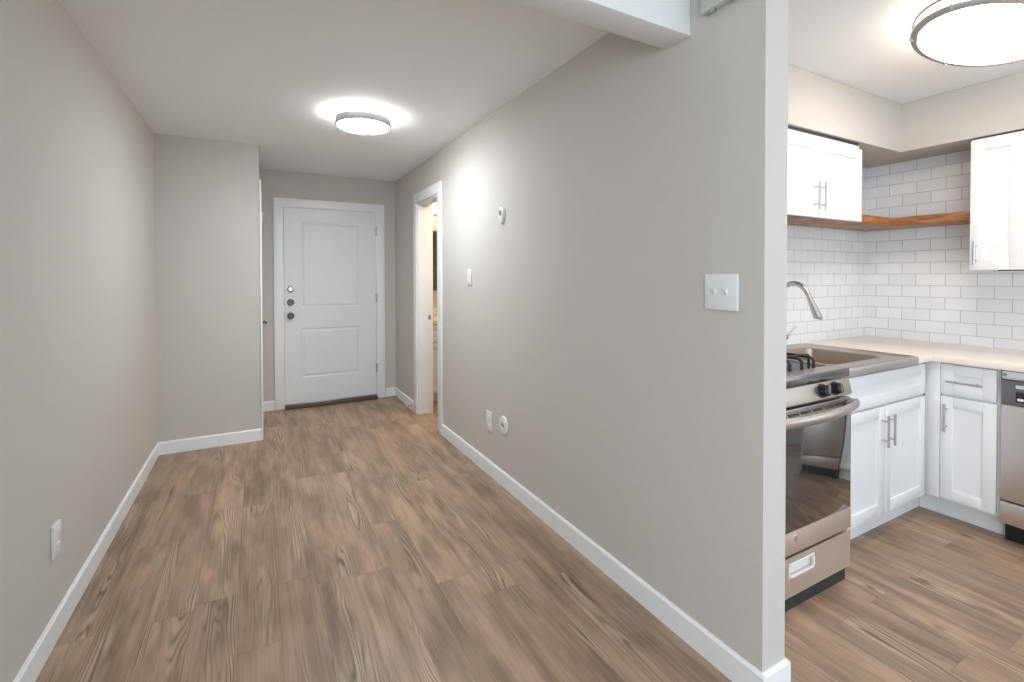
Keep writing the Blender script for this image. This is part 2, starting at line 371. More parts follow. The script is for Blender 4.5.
# baseboards
BH, BT = 0.095, 0.013
def bb(name, pts_a, pts_b, n, label):
    """run from a to b on a wall whose outward normal is n"""
    ax, ay = pts_a; bx, by = pts_b; nx, ny = n
    x0, x1 = sorted((ax, bx)); y0, y1 = sorted((ay, by))
    if nx: x0, x1 = sorted((ax, ax+nx*BT))
    else: y0, y1 = sorted((ay, ay+ny*BT))
    t = MB().box(x0, x1, y0, y1, 0.0, BH-0.008)
    # eased top edge
    k = BT*0.55
    if nx:
        lo = (ax, 0) ; 
        t.prism([(ax, BH-0.008), (ax+nx*BT, BH-0.008), (ax+nx*k, BH), (ax, BH)], y0, y1, 1)
    else:
        t.prism([(ay, BH-0.008), (ay+ny*BT, BH-0.008), (ay+ny*k, BH), (ay, BH)], x0, x1, 0)
    return t
def sbb(name, mb, label): return struct(name, mb, trimm, label, 'baseboard')
sbb('baseboard_left', bb('', (XL, -3.2), (XL, 4.382), (1, 0), ''), 'white baseboard along the left hall wall')
sbb('baseboard_closet', bb('', (XL+BT, 4.382), (0.026, 4.382), (0, -1), ''), 'white baseboard under the jutting closet wall')
m_ = bb('', (0.04, YE), (0.151, YE), (0, -1), ''); 
sbb('baseboard_end_left', m_, 'short white baseboard left of the entry door')
sbb('baseboard_end_right', bb('', (1.262, YE), (XR, YE), (0, -1), ''), 'short white baseboard right of the entry door')
m_ = bb('', (XR, YW-BT), (XR, OY0-0.092), (-1, 0), '')
for q in (bb('', (XR, YW), (XP, YW), (0, -1), ''), bb('', (XP, YW-BT), (XP, 1.16), (1, 0), '')):
    me_ = bpy.data.meshes.new('t'); q.bm.to_mesh(me_); m_.bm.from_mesh(me_)
sbb('baseboard_partition', m_, 'long white baseboard on the partition wall, wrapping round its end')
sbb('baseboard_by_bathroom', bb('', (XR, OY1+0.092), (XR, YE-BT), (-1, 0), ''), 'short white baseboard between bathroom door frame and end wall')

# ------------------------------------------------------------------ entry door
DX0, DX1, DZ0, DZ1 = 0.243, 1.164, 0.045, 2.050
CT = 0.020
def casing_y(y, x0, x1, ztop, wd, nrm=-1):
    t = MB()
    ya, yb = sorted((y, y+nrm*CT))
    t.box(x0-wd, x0, ya, yb, 0, ztop, 0.001); t.box(x1, x1+wd, ya, yb, 0, ztop, 0.001)
    t.box(x0-wd, x1+wd, ya, yb, ztop, ztop+wd, 0.002); return t
struct('trim_entry_casing', casing_y(YE, DX0, DX1, DZ1, 0.090), trimm, 'flat white casing framing the entry door', 'door casing')
ed = sthing('door_1', 'white two panel entry door with deadbolt and dark knobs at the end of the hall', 'door', (DX0, YE-0.002, 0))
def panel_door(x0, x1, z0, z1, yf, panels, depth=0.012):
    """face at y=yf looking to -y, raised moulded panels"""
    t = bmesh.new()
    xs = sorted({x0, x1, *[p[0] for p in panels], *[p[1] for p in panels]}); zs = sorted({z0, z1, *[p[2] for p in panels], *[p[3] for p in panels]})
    for i in range(len(xs)-1):
        for k in range(len(zs)-1):
            cx, cz = (xs[i]+xs[i+1])/2, (zs[k]+zs[k+1])/2
            if any(p[0] < cx < p[1] and p[2] < cz < p[3] for p in panels): continue
            t.faces.new([t.verts.new((xs[a], yf, zs[b])) for a, b in ((i, k), (i+1, k), (i+1, k+1), (i, k+1))])
    for (a, b, c, d) in panels:
        loops = []
        for ins, dy in ((0, 0), (0.010, 0.007), (0.020, 0.008), (0.034, 0.001), (0.038, 0.001)):
            loops.append([t.verts.new((px, yf+dy, pz)) for px, pz in ((a+ins, c+ins), (b-ins, c+ins), (b-ins, d-ins), (a+ins, d-ins))])
        for A, B in zip(loops, loops[1:]):
            for k in range(4): t.faces.new((A[k], A[(k+1) % 4], B[(k+1) % 4], B[k]))
        t.faces.new(loops[-1])
    bmesh.ops.remove_doubles(t, verts=t.verts, dist=1e-5)
    # rim
    e = [ed_ for ed_ in t.edges if ed_.is_boundary]
    r = bmesh.ops.extrude_edge_only(t, edges=e)
    for v in r['geom']:
        if isinstance(v, bmesh.types.BMVert): v.co.y = yf+depth
    m = MB(); m.merge(t); return m
YD = YE-0.014
obj('door_slab', panel_door(DX0+0.003, DX1-0.003, DZ0, DZ1-0.003, YD, [(0.402, 0.988, 1.020, 1.910), (0.402, 0.988, 0.300, 0.810)]), doorm, ed, 20)
obj('deadbolt', MB().lathe([(0, .028), (.016, .028), (.020, .022), (.033, .016), (.034, 0)], (0.303, YD, 1.218), '-y', 28), chrome, ed, label='bright chrome deadbolt')
obj('deadbolt', MB().lathe([(0, .026), (.024, .026), (.031, .018), (.034, 0)], (0.303, YD, 1.082), '-y', 28), darkmetal, ed, label='dark metal deadbolt')
obj('door_knob', MB().lathe([(0, .062), (.018, .061), (.028, .050), (.029, .040), (.016, .026), (.014, .014), (.033, .010), (.034, 0)], (0.303, YD, 0.945), '-y', 28), darkmetal, ed, label='dark round door knob')
for z in (1.085, 0.95): obj('strike_plate', MB().box(DX0-0.002, DX0+0.005, YD-0.008, YD-0.0002, z-0.032, z+0.032, 0.001), nickel, ed)
for z in (1.84, 1.11, 0.335): obj('hinge', MB().cyl((DX1+0.002, YD-0.009, z-0.05), (DX1+0.002, YD-0.009, z+0.05), 0.0065, n=12).box(DX1-0.010, DX1+0.002, YD-0.004, YD-0.0002, z-0.045, z+0.045), nickel, ed)
obj('peephole', MB().lathe([(0, .004), (.007, .004), (.009, 0)], (0.700, YD, 1.52), '-y', 16), plastic, ed)
struct('trim_threshold', MB().box(DX0, DX1, YE-0.075, YE, 0.0, 0.028, 0.006), threshm, 'dark brown wooden threshold under the entry door', 'threshold')
struct('trim_door_sweep', MB().box(DX0, DX1, YE-0.020, YE, 0.028, 0.043, 0.002), nickel, 'thin metal sill strip under the entry door', 'sill strip')

# closet door on the side of the bump, seen edge on
tcx = 0.026
t = MB().box(tcx, tcx+0.014, 4.372, 4.455, 0, 2.045, 0.001).box(tcx, tcx+0.014, 5.215, 5.30, 0, 2.045, 0.001).box(tcx, tcx+0.014, 4.372, 5.30, 2.045, 2.13, 0.001)
struct('trim_closet_casing', t, trimm, 'white closet door casing seen edge on at the corner of the jutting wall', 'door casing')
cd = sthing('door_2', 'white closet door seen edge on beside the entry door', 'door', (tcx, 4.84, 0))
obj('door_slab', MB().box(tcx, tcx+0.006, 4.458, 5.212, 0.01, 2.042), doorm, cd)
kx = tcx+0.006
obj('lever_handle', MB().lathe([(0, .008), (.025, .008), (.027, 0)], (kx, 5.14, 0.905), 'x', 20).cyl((kx+.005, 5.14, 0.905), (kx+.048, 5.14, 0.905), .009).tube([(kx+.046, 5.145, 0.905), (kx+.046, 5.09, 0.905), (kx+.044, 5.03, 0.903)], [.010, .009, .008]), darkmetal, cd)
obj('hinge', MB().cyl((tcx+0.018, 4.458, 1.79), (tcx+0.018, 4.458, 1.88), 0.006, n=12), nickel, cd)

# ------------------------------------------------------------------ bathroom doorway and what shows through it
CW = 0.090
t = MB().box(XR-0.016, XR, OY0-CW, OY0+0.004, 0, OZ-0.004, 0.001).box(XR-0.016, XR, OY1-0.004, OY1+CW, 0, OZ-0.004, 0.001).box(XR-0.016, XR, OY0-CW, OY1+CW, OZ-0.004, OZ+CW, 0.002)
t.box(XR, XR+0.150, OY1-0.018, OY1, 0, OZ, 0.001).box(XR, XP, OY0, OY0+0.018, 0, OZ, 0.001).box(XR, XP, OY0, OY1, OZ-0.018, OZ, 0.001)
o = struct('trim_bathroom_casing', t, trimm, 'white casing and jamb of the open bathroom doorway in the partition', 'door casing')
obj('strike_plate', MB().box(XR+0.100, XR+0.124, OY1-0.0205, OY1-0.0175, 0.922, 0.962, 0.0005), nickel, o)
area('bathroom_ceiling_lamp', (2.15, 3.9, 2.36), (0, 0, 0), 0.5, 0.5, 12, (1.0, 0.76, 0.50))
van = thing('bathroom_vanity', 'white bathroom vanity with pale counter glimpsed through the doorway', 'vanity', (2.0, 5.04, 0))
vx0, vx1, vy0, vy1 = 1.535, 2.45, 4.765, YE-0.002
obj('body', MB().box(vx0, vx1, vy0+0.02, vy1, 0.10, 0.84).box(vx0, vx1, vy0+0.08, vy1, 0.0, 0.10), cabm, van)
obj('countertop', MB().box(vx0-0.008, vx1+0.01, vy0-0.012, vy1, 0.842, 0.882, 0.004).box(vx0, vx1, vy1-0.02, vy1, 0.882, 0.98, 0.002), quartz, van)
def shaker(u0, u1, z0, z1, face, axis, out, rail=0.057, th=0.019, rec=0.008):
    """shaker front. axis 'x': spans x and faces y sign out at plane 'face' (outer surface)"""
    m = MB()
    def bx(a0, a1, c0, c1, d0, d1, bev=0.0012):
        f0, f1 = sorted((face-out*d0, face-out*d1))
        if axis == 'x': m.box(a0, a1, f0, f1, c0, c1, bev)
        else: m.box(f0, f1, a0, a1, c0, c1, bev)
    rail2 = min(rail, (z1-z0)*0.33)
    bx(u0, u0+rail, z0, z1, 0, th); bx(u1-rail, u1, z0, z1, 0, th)
    bx(u0+rail, u1-rail, z1-rail2, z1, 0, th); bx(u0+rail, u1-rail, z0, z0+rail2, 0, th)
    bx(u0+rail, u1-rail, z0+rail2, z1-rail2, rec, th, 0)
    return m
def bar_handle(c, vert, length, face, axis, out, r=0.0055, stand=0.030):
    """c=(u,z) centre"""
    m = MB()
    def P(u, z, d):
        return (u, face+out*d, z) if axis == 'x' else (face+out*d, u, z)
    h = length/2; e = length*0.31
    if vert:
        m.cyl(P(c[0], c[1]-h, stand), P(c[0], c[1]+h, stand), r, n=14)
        for s in (-1, 1): m.cyl(P(c[0], c[1]+s*e, 0.0), P(c[0], c[1]+s*e, stand), r*0.8, n=12)
    else:
        m.cyl(P(c[0]-h, c[1], stand), P(c[0]+h, c[1], stand), r, n=14)
        for s in (-1, 1): m.cyl(P(c[0]+s*e, c[1], 0.0), P(c[0]+s*e, c[1], stand), r*0.8, n=12)
    return m
for a, b in ((vx0+0.004, 1.985), (1.990, vx1-0.004)):
    obj('door', shaker(a, b, 0.11, 0.64, vy0, 'x', -1), cabm, van)
    obj('drawer', shaker(a, b, 0.65, 0.835, vy0, 'x', -1, 0.045), cabm, van)
mr_ = thing('bathroom_mirror', 'dark framed bathroom mirror above the vanity, glimpsed through the doorway', 'mirror', (1.98, YE-0.002, 1.19))
obj('glass', MB().box(1.60, 2.36, YE-0.012, YE-0.002, 1.20, 1.865), mirrorm, mr_)
obj('frame', MB().box(1.585, 1.60, YE-0.02, YE-0.002, 1.185, 1.88).box(2.36, 2.375, YE-0.02, YE-0.002, 1.185, 1.88).box(1.60, 2.36, YE-0.02, YE-0.002, 1.865, 1.88).box(1.60, 2.36, YE-0.02, YE-0.002, 1.185, 1.20), darkmetal, mr_)
bl = thing('vanity_light', 'glowing warm vanity light above the bathroom mirror', 'wall lamp', (1.98, YE-0.002, 2.06))
obj('back_plate', MB().box(1.65, 2.31, YE-0.02, YE-0.002, 2.06, 2.12, 0.003), nickel, bl)
for x in (1.76, 1.98, 2.20):
    obj('arm', MB().cyl((x, YE-0.02, 2.09), (x, YE-0.08, 2.09), 0.008), nickel, bl)
    obj('shade', MB().lathe([(0, 0), (.045, 0), (.062, .13), (.058, .13), (.04, .006), (0, .006)], (x, YE-0.10, 2.06), 'z', 24), bathlamp, bl)

# ------------------------------------------------------------------ wall plates and small fittings
def plate_x(cy, cz, wd, ht, xface, out, th=0.007, bev=0.0025):
    x0, x1 = sorted((xface, xface+out*th)); return MB().box(x0, x1, cy-wd/2, cy+wd/2, cz-ht/2, cz+ht/2, bev)
sw = thing('light_switch', 'white two gang toggle light switch near the end of the partition wall', 'light switch', (XR, 1.061, 1.280))
obj('plate', plate_x(1.061, 1.280, 0.128, 0.122, XR, -1, 0.010, 0.004), plastic, sw)
for y in (1.038, 1.084):
    f = obj('toggle', MB().prism([(XR-0.010, 1.270), (XR-0.010, 1.288), (XR-0.019, 1.292), (XR-0.020, 1.286)], y-0.005, y+0.005, 1, 0.001), plastic, sw)
    for z in (1.250, 1.310): obj('screw', MB().lathe([(0, .0015), (.003, .0012), (.0035, 0)], (XR-0.010, y, z), '-x', 10), plastic, sw)
sw2 = thing('light_switch', 'small white single wall switch between thermostat and bathroom doorway', 'light switch', (XR, 3.195, 1.332))
obj('plate', plate_x(3.195, 1.332, 0.070, 0.118, XR, -1, 0.008, 0.003), plastic, sw2)
for z in (1.300, 1.332, 1.364): obj('button', plate_x(3.195, z, 0.030, 0.020, XR-0.008, -1, 0.003, 0.001), rubber, sw2)
th = thing('wall_thermostat', 'small white teardrop wall thermostat with grey dial on the partition', 'thermostat', (XR, 2.67, 1.722))
def drop(y, z, k, d0, d1, n=36):
    pts = []
    for i in range(n):
        a = 2*PI*i/n; rr = k*(1.0 if math.sin(a) > 0 else 1.0)
        yy = math.cos(a)*rr*(0.036 - 0.010*max(0, -math.sin(a))); zz = math.sin(a)*rr*(0.046 if math.sin(a) > 0 else 0.060)
        pts.append((XR-0, y+yy, z+0.008+zz))
    t = bmesh.new(); A = [t.verts.new((XR-d0, p[1], p[2])) for p in pts]; B = [t.verts.new((XR-d1, p[1], p[2])) for p in pts]
    C_ = [t.verts.new((XR-d1-0.004, y+(p[1]-y)*0.86, z+(p[2]-z)*0.86)) for p in pts]
    t.faces.new(A); t.faces.new(C_)
    for U, V in ((A, B), (B, C_)):
        for i in range(n): t.faces.new((U[i], U[(i+1) % n], V[(i+1) % n], V[i])).smooth = True
    m = MB(); m.merge(t); return m
obj('body', drop(2.67, 1.722, 1.0, 0, 0.014), plastic, th)
obj('dial', MB().lathe([(0, .006), (.015, .006), (.019, 0)], (XR-0.018, 2.67, 1.742), '-x', 24), midgrey, th, label='grey round dial')
obj('button', MB().lathe([(0, .003), (.006, .003), (.007, 0)], (XR-0.018, 2.67, 1.700), '-x', 16), rubber, th)
ou = thing('wall_outlet', 'white rectangular wall outlet low on the partition wall', 'outlet', (XR, 2.865, 0.362))
obj('plate', plate_x(2.865, 0.362, 0.078, 0.135, XR, -1, 0.008, 0.003), plastic, ou)
for z in (0.334, 0.390): obj('socket', plate_x(2.865, z, 0.034, 0.030, XR-0.008, -1, 0.002, 0.001), rubber, ou)
ro = thing('cable_plate', 'round white wall plate beside the outlet low on the partition wall', 'cable plate', (XR, 2.660, 0.393))
obj('plate', MB().lathe([(0, .007), (.020, .007), (.022, .012), (.040, .012), (.054, .008), (.057, 0)], (XR, 2.660, 0.393), '-x', 36), plastic, ro)
obj('socket', MB().lathe([(0, .014), (.010, .014), (.016, .006)], (XR, 2.660, 0.393), '-x', 20), midgrey, ro, label='grey round socket centre')
lo = thing('wall_outlet', 'white wall outlet low on the left hall wall', 'outlet', (XL, 2.335, 0.362))
obj('plate', plate_x(2.335, 0.362, 0.075, 0.122, XL, 1, 0.010, 0.003), plastic, lo)
for z in (0.336, 0.388): obj('socket', plate_x(2.335, z, 0.034, 0.028, XL+0.010, 1, 0.002, 0.001), rubber, lo)
sd = thing('chime_box', 'pale grey rectangular box with small screws high on the partition wall beside the beam', 'wall box', (XR, 1.06, 2.23))
obj('cover', MB().box(XR-0.030, XR, 0.965, 1.130, 2.232, 2.345, 0.004), boxgrey, sd)
for y, z in ((1.112, 2.252), (1.112, 2.325)): obj('screw', MB().lathe([(0, .003), (.004, .002), (.005, 0)], (XR-0.030, y, z), '-x', 10), nickel, sd)
for y in (1.085, 1.010): obj('clip', MB().box(XR-0.026, XR-0.012, y-0.008, y+0.008, 2.224, 2.233, 0.001), nickel, sd)
ds = thing('door_stop', 'small spring door stop with white tip on the baseboard by the bathroom doorway', 'door stop', (XR-BT, 4.62, 0.055))
sp_pts = [(XR-BT-0.058*i/90, 4.62+0.006*math.cos(i*0.9), 0.055+0.006*math.sin(i*0.9)) for i in range(91)]
obj('spring', MB().tube(sp_pts, 0.0013, 6), nickel, ds)
obj('rubber_tip', MB().lathe([(0, .016), (.008, .015), (.010, .010), (.010, 0), (0, 0)], (XR-BT-0.056, 4.62, 0.055), '-x', 16), rubber, ds)

# ------------------------------------------------------------------ ceiling lights
def ceiling_light(name, label, cx, cy, a, b, zlow, dm, dms, posts):
    t = thing(name, label, 'ceiling light', (cx, cy, CZ))
    dz = CZ-zlow
    obj('canopy', MB().lathe([(0, 0), (0.55, 0), (0.55, 0.012), (0, 0.012)], (cx, cy, CZ), '-z', 48, a, b), plastic, t)
    big = a > .3; rd = 0.905 if big else 0.935; rs = rd if big else 0.84
    obj('drum', MB().lathe([(0.5, 0.012), (rs-0.025, 0.013), (rs, 0.018), (rs, dz-0.006), (rd, dz-0.004)], (cx, cy, CZ), '-z', 64, a, b), dms, t)
    obj('diffuser', MB().lathe([(rd, dz-0.004), (rd-0.05, dz+0.006), (0.6, dz+0.014), (0, dz+0.018)], (cx, cy, CZ), '-z', 64, a, b), dm, t)
    h = 0.009; ri = 0.915 if big else 0.940
    obj('ring', MB().lathe([(0.985, dz-0.044 if a < .3 else dz-h), (1.0, dz-0.044 if a < .3 else dz-h), (1.0, dz+0.002), (ri, dz+0.004), (ri, dz-0.001), (0.985, dz-0.002), (0.985, dz-0.044 if a < .3 else dz-h)], (cx, cy, CZ), '-z', 72, a, b), nickelring, t, label='lower brushed nickel ring')
    kk = 0.955 if big else 0.99
    pts = [(cx+math.cos(2*PI*k/72)*a*kk, cy+math.sin(2*PI*k/72)*b*kk, CZ-(0.050 if big else 0.026)) for k in range(72)]
    obj('ring', MB().tube(pts, 0.0065 if a > .3 else 0.002, 8, closed=True), nickelring, t, label='thin upper brushed nickel ring')
    for ang in posts:
        px, py = cx+math.cos(ang)*a*0.992, cy+math.sin(ang)*b*0.992
        obj('post', MB().cyl((px, py, CZ-0.001), (px, py, zlow-0.004), 0.0028, n=10).lathe([(0, .008), (.006, .007), (.007, .002), (.004, 0)], (px, py, zlow+0.002), '-z', 12), nickel, t)
    return t
ceiling_light('ceiling_light', 'round flush ceiling light with nickel band in the hall ceiling', 0.634, 3.245, 0.176, 0.176, 2.338, diffuser, diffside, [0.3+2*PI*k/3 for k in range(3)])
ceiling_light('ceiling_light', 'large oval flush ceiling light with double nickel rings over the kitchen', 2.650, 0.785, 0.418, 0.207, 2.312, diffk, diffkside, [2.25, 3.24, 1.2, 0.1, -0.9, -2.0])

# ------------------------------------------------------------------ kitchen base: sink cabinet
CF = 1.195                                   # front plane of base doors on the back run
SXF = 3.270                                  # front plane of base doors on the side run
bc = thing('base_cabinet', 'white sink base cabinet with false drawer front and two doors beside the range', 'cabinet', (2.79, 1.50, 0))
obj('body', MB().box(2.326, 3.246, CF+0.020, CF+0.036, 0.115, 0.866).box(2.326, 2.344, CF+0.036, YB-0.02, 0.115, 0.866).box(3.228, 3.246, CF+0.036, YB-0.02, 0.115, 0.866).box(2.326, 3.246, YB-0.02, YB-0.002, 0.115, 0.866).box(2.344, 3.228, CF+0.036, YB-0.02, 0.115, 0.133).box(2.326, 3.374, CF+0.078, YB-0.002, 0.0, 0.115), cabm, bc)
obj('drawer_front', shaker(2.345, 3.228, 0.690, 0.853, CF, 'x', -1, 0.057), cabm, bc)
for a, b, hx in ((2.345, 2.786, 2.757), (2.792, 3.228, 2.822)):
    d = obj('door', shaker(a, b, 0.130, 0.677, CF, 'x', -1), cabm, bc)
    obj('handle', bar_handle((hx, 0.560), True, 0.158, CF, 'x', -1), nickel, d)
fc = thing('base_cabinet', 'narrow white base cabinet with one drawer and one door between corner and dishwasher', 'cabinet', (3.56, 1.03, 0))
obj('body', MB().box(SXF+0.020, XK-0.002, 0.912, CF+0.018, 0.115, 0.866).box(SXF+0.105, XK-0.002, 0.912, 1.272, 0.0, 0.115), cabm, fc)
obj('corner_filler', MB().box(SXF, SXF+0.019, 1.1465, CF+0.019, 0.125, 0.866, 0.001), cabm, fc)
d = obj('drawer', shaker(0.924, 1.144, 0.697, 0.858, SXF, 'y', -1, 0.052), cabm, fc)
obj('handle', bar_handle((1.041, 0.770), False, 0.142, SXF, 'y', -1), nickel, d)
d = obj('door', shaker(0.922, 1.144, 0.130, 0.685, SXF, 'y', -1, 0.052), cabm, fc)
obj('handle', bar_handle((1.118, 0.572), True, 0.150, SXF, 'y', -1), nickel, d)

# worktop, L shaped
ctp = [(2.310, 1.752), (3.076, 1.752), (3.076, 1.174), (3.244, 1.174), (3.244, 0.285), (XK-0.001, 0.285), (XK-0.001, YB-0.001), (2.310, YB-0.001)]
o = obj('worktop', MB().prism(ctp, 0.868, 0.905, 2, 0.003), quartz); tag(o, 'pale beige L shaped worktop running round the kitchen corner', 'worktop')

# stainless drop-in sink
def rrect(x0, x1, y0, y1, r, z, n=6):
    P = []
    for (cx, cy, a0) in ((x1-r, y1-r, 0), (x0+r, y1-r, PI/2), (x0+r, y0+r, PI), (x1-r, y0+r, 3*PI/2)):
        for k in range(n+1):
            a = a0+PI/2*k/n; P.append((cx+r*math.cos(a), cy+r*math.sin(a), z))
    return P
sk = thing('kitchen_sink', 'stainless steel sink with wide rolled front edge set in the worktop', 'sink', (2.71, 1.46, 0.70))
t = bmesh.new()
seq = [rrect(2.338, 3.074, 1.166, 1.748, 0.010, 0.869), rrect(2.336, 3.076, 1.164, 1.750, 0.012, 0.900), rrect(2.339, 3.073, 1.167, 1.747, 0.012, 0.909), rrect(2.348, 3.064, 1.176, 1.738, 0.012, 0.911),
       rrect(2.356, 3.056, 1.184, 1.730, 0.014, 0.907), rrect(2.436, 2.940, 1.262, 1.668, 0.055, 0.905), rrect(2.440, 2.936, 1.266, 1.664, 0.055, 0.901),
       rrect(2.446, 2.930, 1.272, 1.658, 0.055, 0.720), rrect(2.470, 2.906, 1.296, 1.634, 0.05, 0.702)]
rings = [[t.verts.new(p) for p in q] for q in seq]
for A, B in zip(rings[:7], rings[1:7]):
    for k in range(len(A)): t.faces.new((A[k], A[(k+1) % len(A)], B[(k+1) % len(A)], B[k])).smooth = True
for v in [v for q in rings[7:] for v in q]: t.verts.remove(v)
m = MB(); m.bm = t
t = bmesh.new(); rings = [[t.verts.new(p) for p in q] for q in seq[6:]]
for A, B in zip(rings, rings[1:]):
    for k in range(len(A)): t.faces.new((A[k], B[k], B[(k+1) % len(A)], A[(k+1) % len(A)])).smooth = True
t.faces.new(rings[-1][::-1]); mbowl = MB(); mbowl.bm = t
obj('rim', m, steelsink, sk, 30)
obj('bowl', mbowl, steelbowl, sk, 30)
obj('drain', MB().lathe([(0, .002), (.03, .002), (.042, .006), (.045, .001)], (2.69, 1.47, 0.702), 'z', 28), chrome, sk)

# faucet
fa = thing('kitchen_faucet', 'brushed nickel gooseneck pull-down faucet behind the sink', 'faucet', (2.715, 1.706, 0.905))
obj('base', MB().lathe([(0, .0), (.030, .0), (.030, .008), (.024, .014), (.022, .10), (.018, .115), (0, .115)], (2.715, 1.706, 0.9085), 'z', 28), nickel, fa)
path = [(2.715, 1.706, 1.00)]
for k in range(15):
    a = PI*(k/14)*0.86
    path.append((2.715, 1.618+0.088*math.cos(a), 1.196+0.098*math.sin(a)))
obj('spout', MB().tube(path, 0.0142, 16), nickel, fa)
e = Vector(path[-1]); tip = Vector((2.715, 1.480, 1.105))
obj('spray_head', MB().tube([e, e.lerp(tip, 0.35), e.lerp(tip, 0.75), tip, tip+Vector((0, 0.001, -0.003))], [0.0130, 0.0150, 0.0205, 0.0225, 0.019], 20), nickel, fa)
obj('lever', MB().cyl((2.715, 1.706, 0.968), (2.795, 1.706, 0.970), 0.014, n=16).tube([(2.788, 1.706, 0.972), (2.808, 1.703, 0.986), (2.866, 1.692, 1.030)], [.009, .006, .005], 12), nickel, fa)

# ------------------------------------------------------------------ gas range
RX0, RX1, RF = 1.528, 2.290, 1.106
rg = thing('gas_range', 'stainless steel gas range with black oven glass beside the partition wall', 'range', (1.91, 1.44, 0))
obj('body', MB().box(RX0+0.006, RX1-0.004, RF+0.040, YB-0.01, 0.045, 0.900), steeldark, rg)
obj('kickboard', MB().box(RX0+0.02, RX1-0.02, RF+0.012, RF+0.05, 0.0, 0.064), gapshade, rg)  # black kick set forward, also standing in for shade under the range
ctm = MB().box(RX0, RX1, RF+0.016, YB-0.01, 0.896, 0.925, 0.003)
ctm.box(RX0, RX1, RF+0.016, RF+0.085, 0.925, 0.932, 0.003).box(RX1-0.035, RX1, RF+0.07, YB-0.01, 0.925, 0.932, 0.003).box(RX0, RX0+0.035, RF+0.07, YB-0.01, 0.925, 0.932, 0.003)
obj('cooktop', ctm, steelx, rg)
obj('front_band', MB().box(RX0, RX1, RF+0.010, RF+0.017, 0.893, 0.930, 0.002), steeldark, rg, label='dark band below the cooktop edge')  # dark reflection on the steel put into the band's colour
obj('burner_tray', MB().box(RX0+0.04, RX1-0.04, RF+0.09, YB-0.06, 0.9245, 0.927), blackm, rg)
for cx in (1.72, 2.10):
    for cy in (1.33, 1.58):
        bn = obj('burner', MB().lathe([(.048, 0), (.048, .012), (.038, .016), (0, .016)], (cx, cy, 0.927), 'z', 28), steelx, rg, label='steel gas burner')
        obj('burner_cap', MB().lathe([(.036, 0), (.036, .008), (.030, .011), (0, .011)], (cx, cy, 0.943), 'z', 28), ironm, bn)
for gx0, gx1 in ((1.575, 1.890), (1.930, 2.245)):
    g = MB(); gy0, gy1 = 1.205, 1.71; zt = 0.972; rb = 0.0065
    def archbar(p, q):
        p = Vector(p); q = Vector(q); dd = (q-p).normalized()
        g.tube([Vector((p.x, p.y, 0.927)), Vector((p.x, p.y, zt-0.012)), p+dd*0.008+Vector((0, 0, -0.003)), p+dd*0.02, q-dd*0.02, q-dd*0.008+Vector((0, 0, -0.003)), Vector((q.x, q.y, zt-0.012)), Vector((q.x, q.y, 0.927))], rb, 8)
    for yy in (gy0+0.06, (gy0+gy1)/2, gy1-0.06): archbar((gx0, yy, zt), (gx1, yy, zt))
    for xx in (gx0+0.07, (gx0+gx1)/2, gx1-0.07): archbar((xx, gy0, zt), (xx, gy1, zt))
    obj('grate', g, ironm, rg)
# slanted control panel
cpn = MB().prism([(RF+0.014, 0.889), (RF-0.002, 0.822), (RF+0.004, 0.816), (RF+0.040, 0.816), (RF+0.040, 0.889)], RX0, RX1, 0, 0.0015)
pnl = obj('control_panel', cpn, steelpanel, rg)
def knob(cx):
    z = 0.856; yk = RF+0.014-(0.889-z)*0.239
    dd = Vector((0, -0.973, 0.232)); o3 = Vector((cx, yk, z))
    k = obj('knob', MB().tube([o3-dd*0.001, o3+dd*0.006, o3+dd*0.0065, o3+dd*0.026, o3+dd*0.029], [0.029, 0.029, 0.024, 0.022, 0.017], 28), blackm, pnl, label='black burner knob')
    obj('grip', MB().tube([o3+dd*0.027+Vector((0, 0, -0.018)), o3+dd*0.031+Vector((0, 0, 0.018))], 0.0055, 8), greyplastic, k)
for cx in (1.640, 1.732, 2.070, 2.164): knob(cx)
# oven door
dr = obj('oven_door', MB().box(RX0+0.004, RX1-0.003, RF+0.004, RF+0.035, 0.232, 0.806, 0.003), steelx, rg)
obj('window_glass', MB().box(RX0+0.006, RX1-0.005, RF-0.001, RF+0.004, 0.322, 0.764, 0.001), blackglass, dr, label='black glass oven window')
obj('lower_rail', MB().box(RX0+0.004, RX1-0.003, RF-0.002, RF+0.004, 0.232, 0.321, 0.0015), steelfront, dr)
obj('badge', MB().lathe([(0, .002), (.012, .002), (.013, 0)], (1.878, RF-0.002, 0.292), '-y', 24), chrome, dr, label='small round chrome emblem')
vt = MB().prism([(RF+0.022, 0.806), (RF-0.004, 0.776), (RF-0.004, 0.764), (RF+0.03, 0.764)], RX0+0.004, RX1-0.003, 0, 0.001)
vt_o = obj('vent_trim', vt, steelx, dr)
vs = MB()
for k in range(8):
    a = RX0+0.05+k*0.084
    for (ya, za) in ((RF+0.013, 0.7965), (RF+0.000, 0.7815)):
        vs.prism([(ya+0.0035, za+0.0060), (ya-0.0035, za-0.0020), (ya+0.001, za-0.004), (ya+0.008, za+0.003)], a, a+0.070, 0)
obj('vent_slots', vs, blackm, vt_o)
hp = []; hx0, hx1 = RX0+0.012, RX1-0.012
hp = [(hx0+(hx1-hx0)*k/28, RF-0.026-0.052*math.sin(PI*k/28)**0.8, 0.786) for k in range(29)]
hd = obj('handle', MB().tube(hp, 0.020, 14, upv=(0, 0, 1), sx=0.98, sy=0.52), steelx, dr)
for cx in (hx0+0.012, hx1-0.012): obj('handle_mount', MB().box(cx-0.016, cx+0.016, RF-0.034, RF+0.002, 0.770, 0.802, 0.004), steelx, hd)
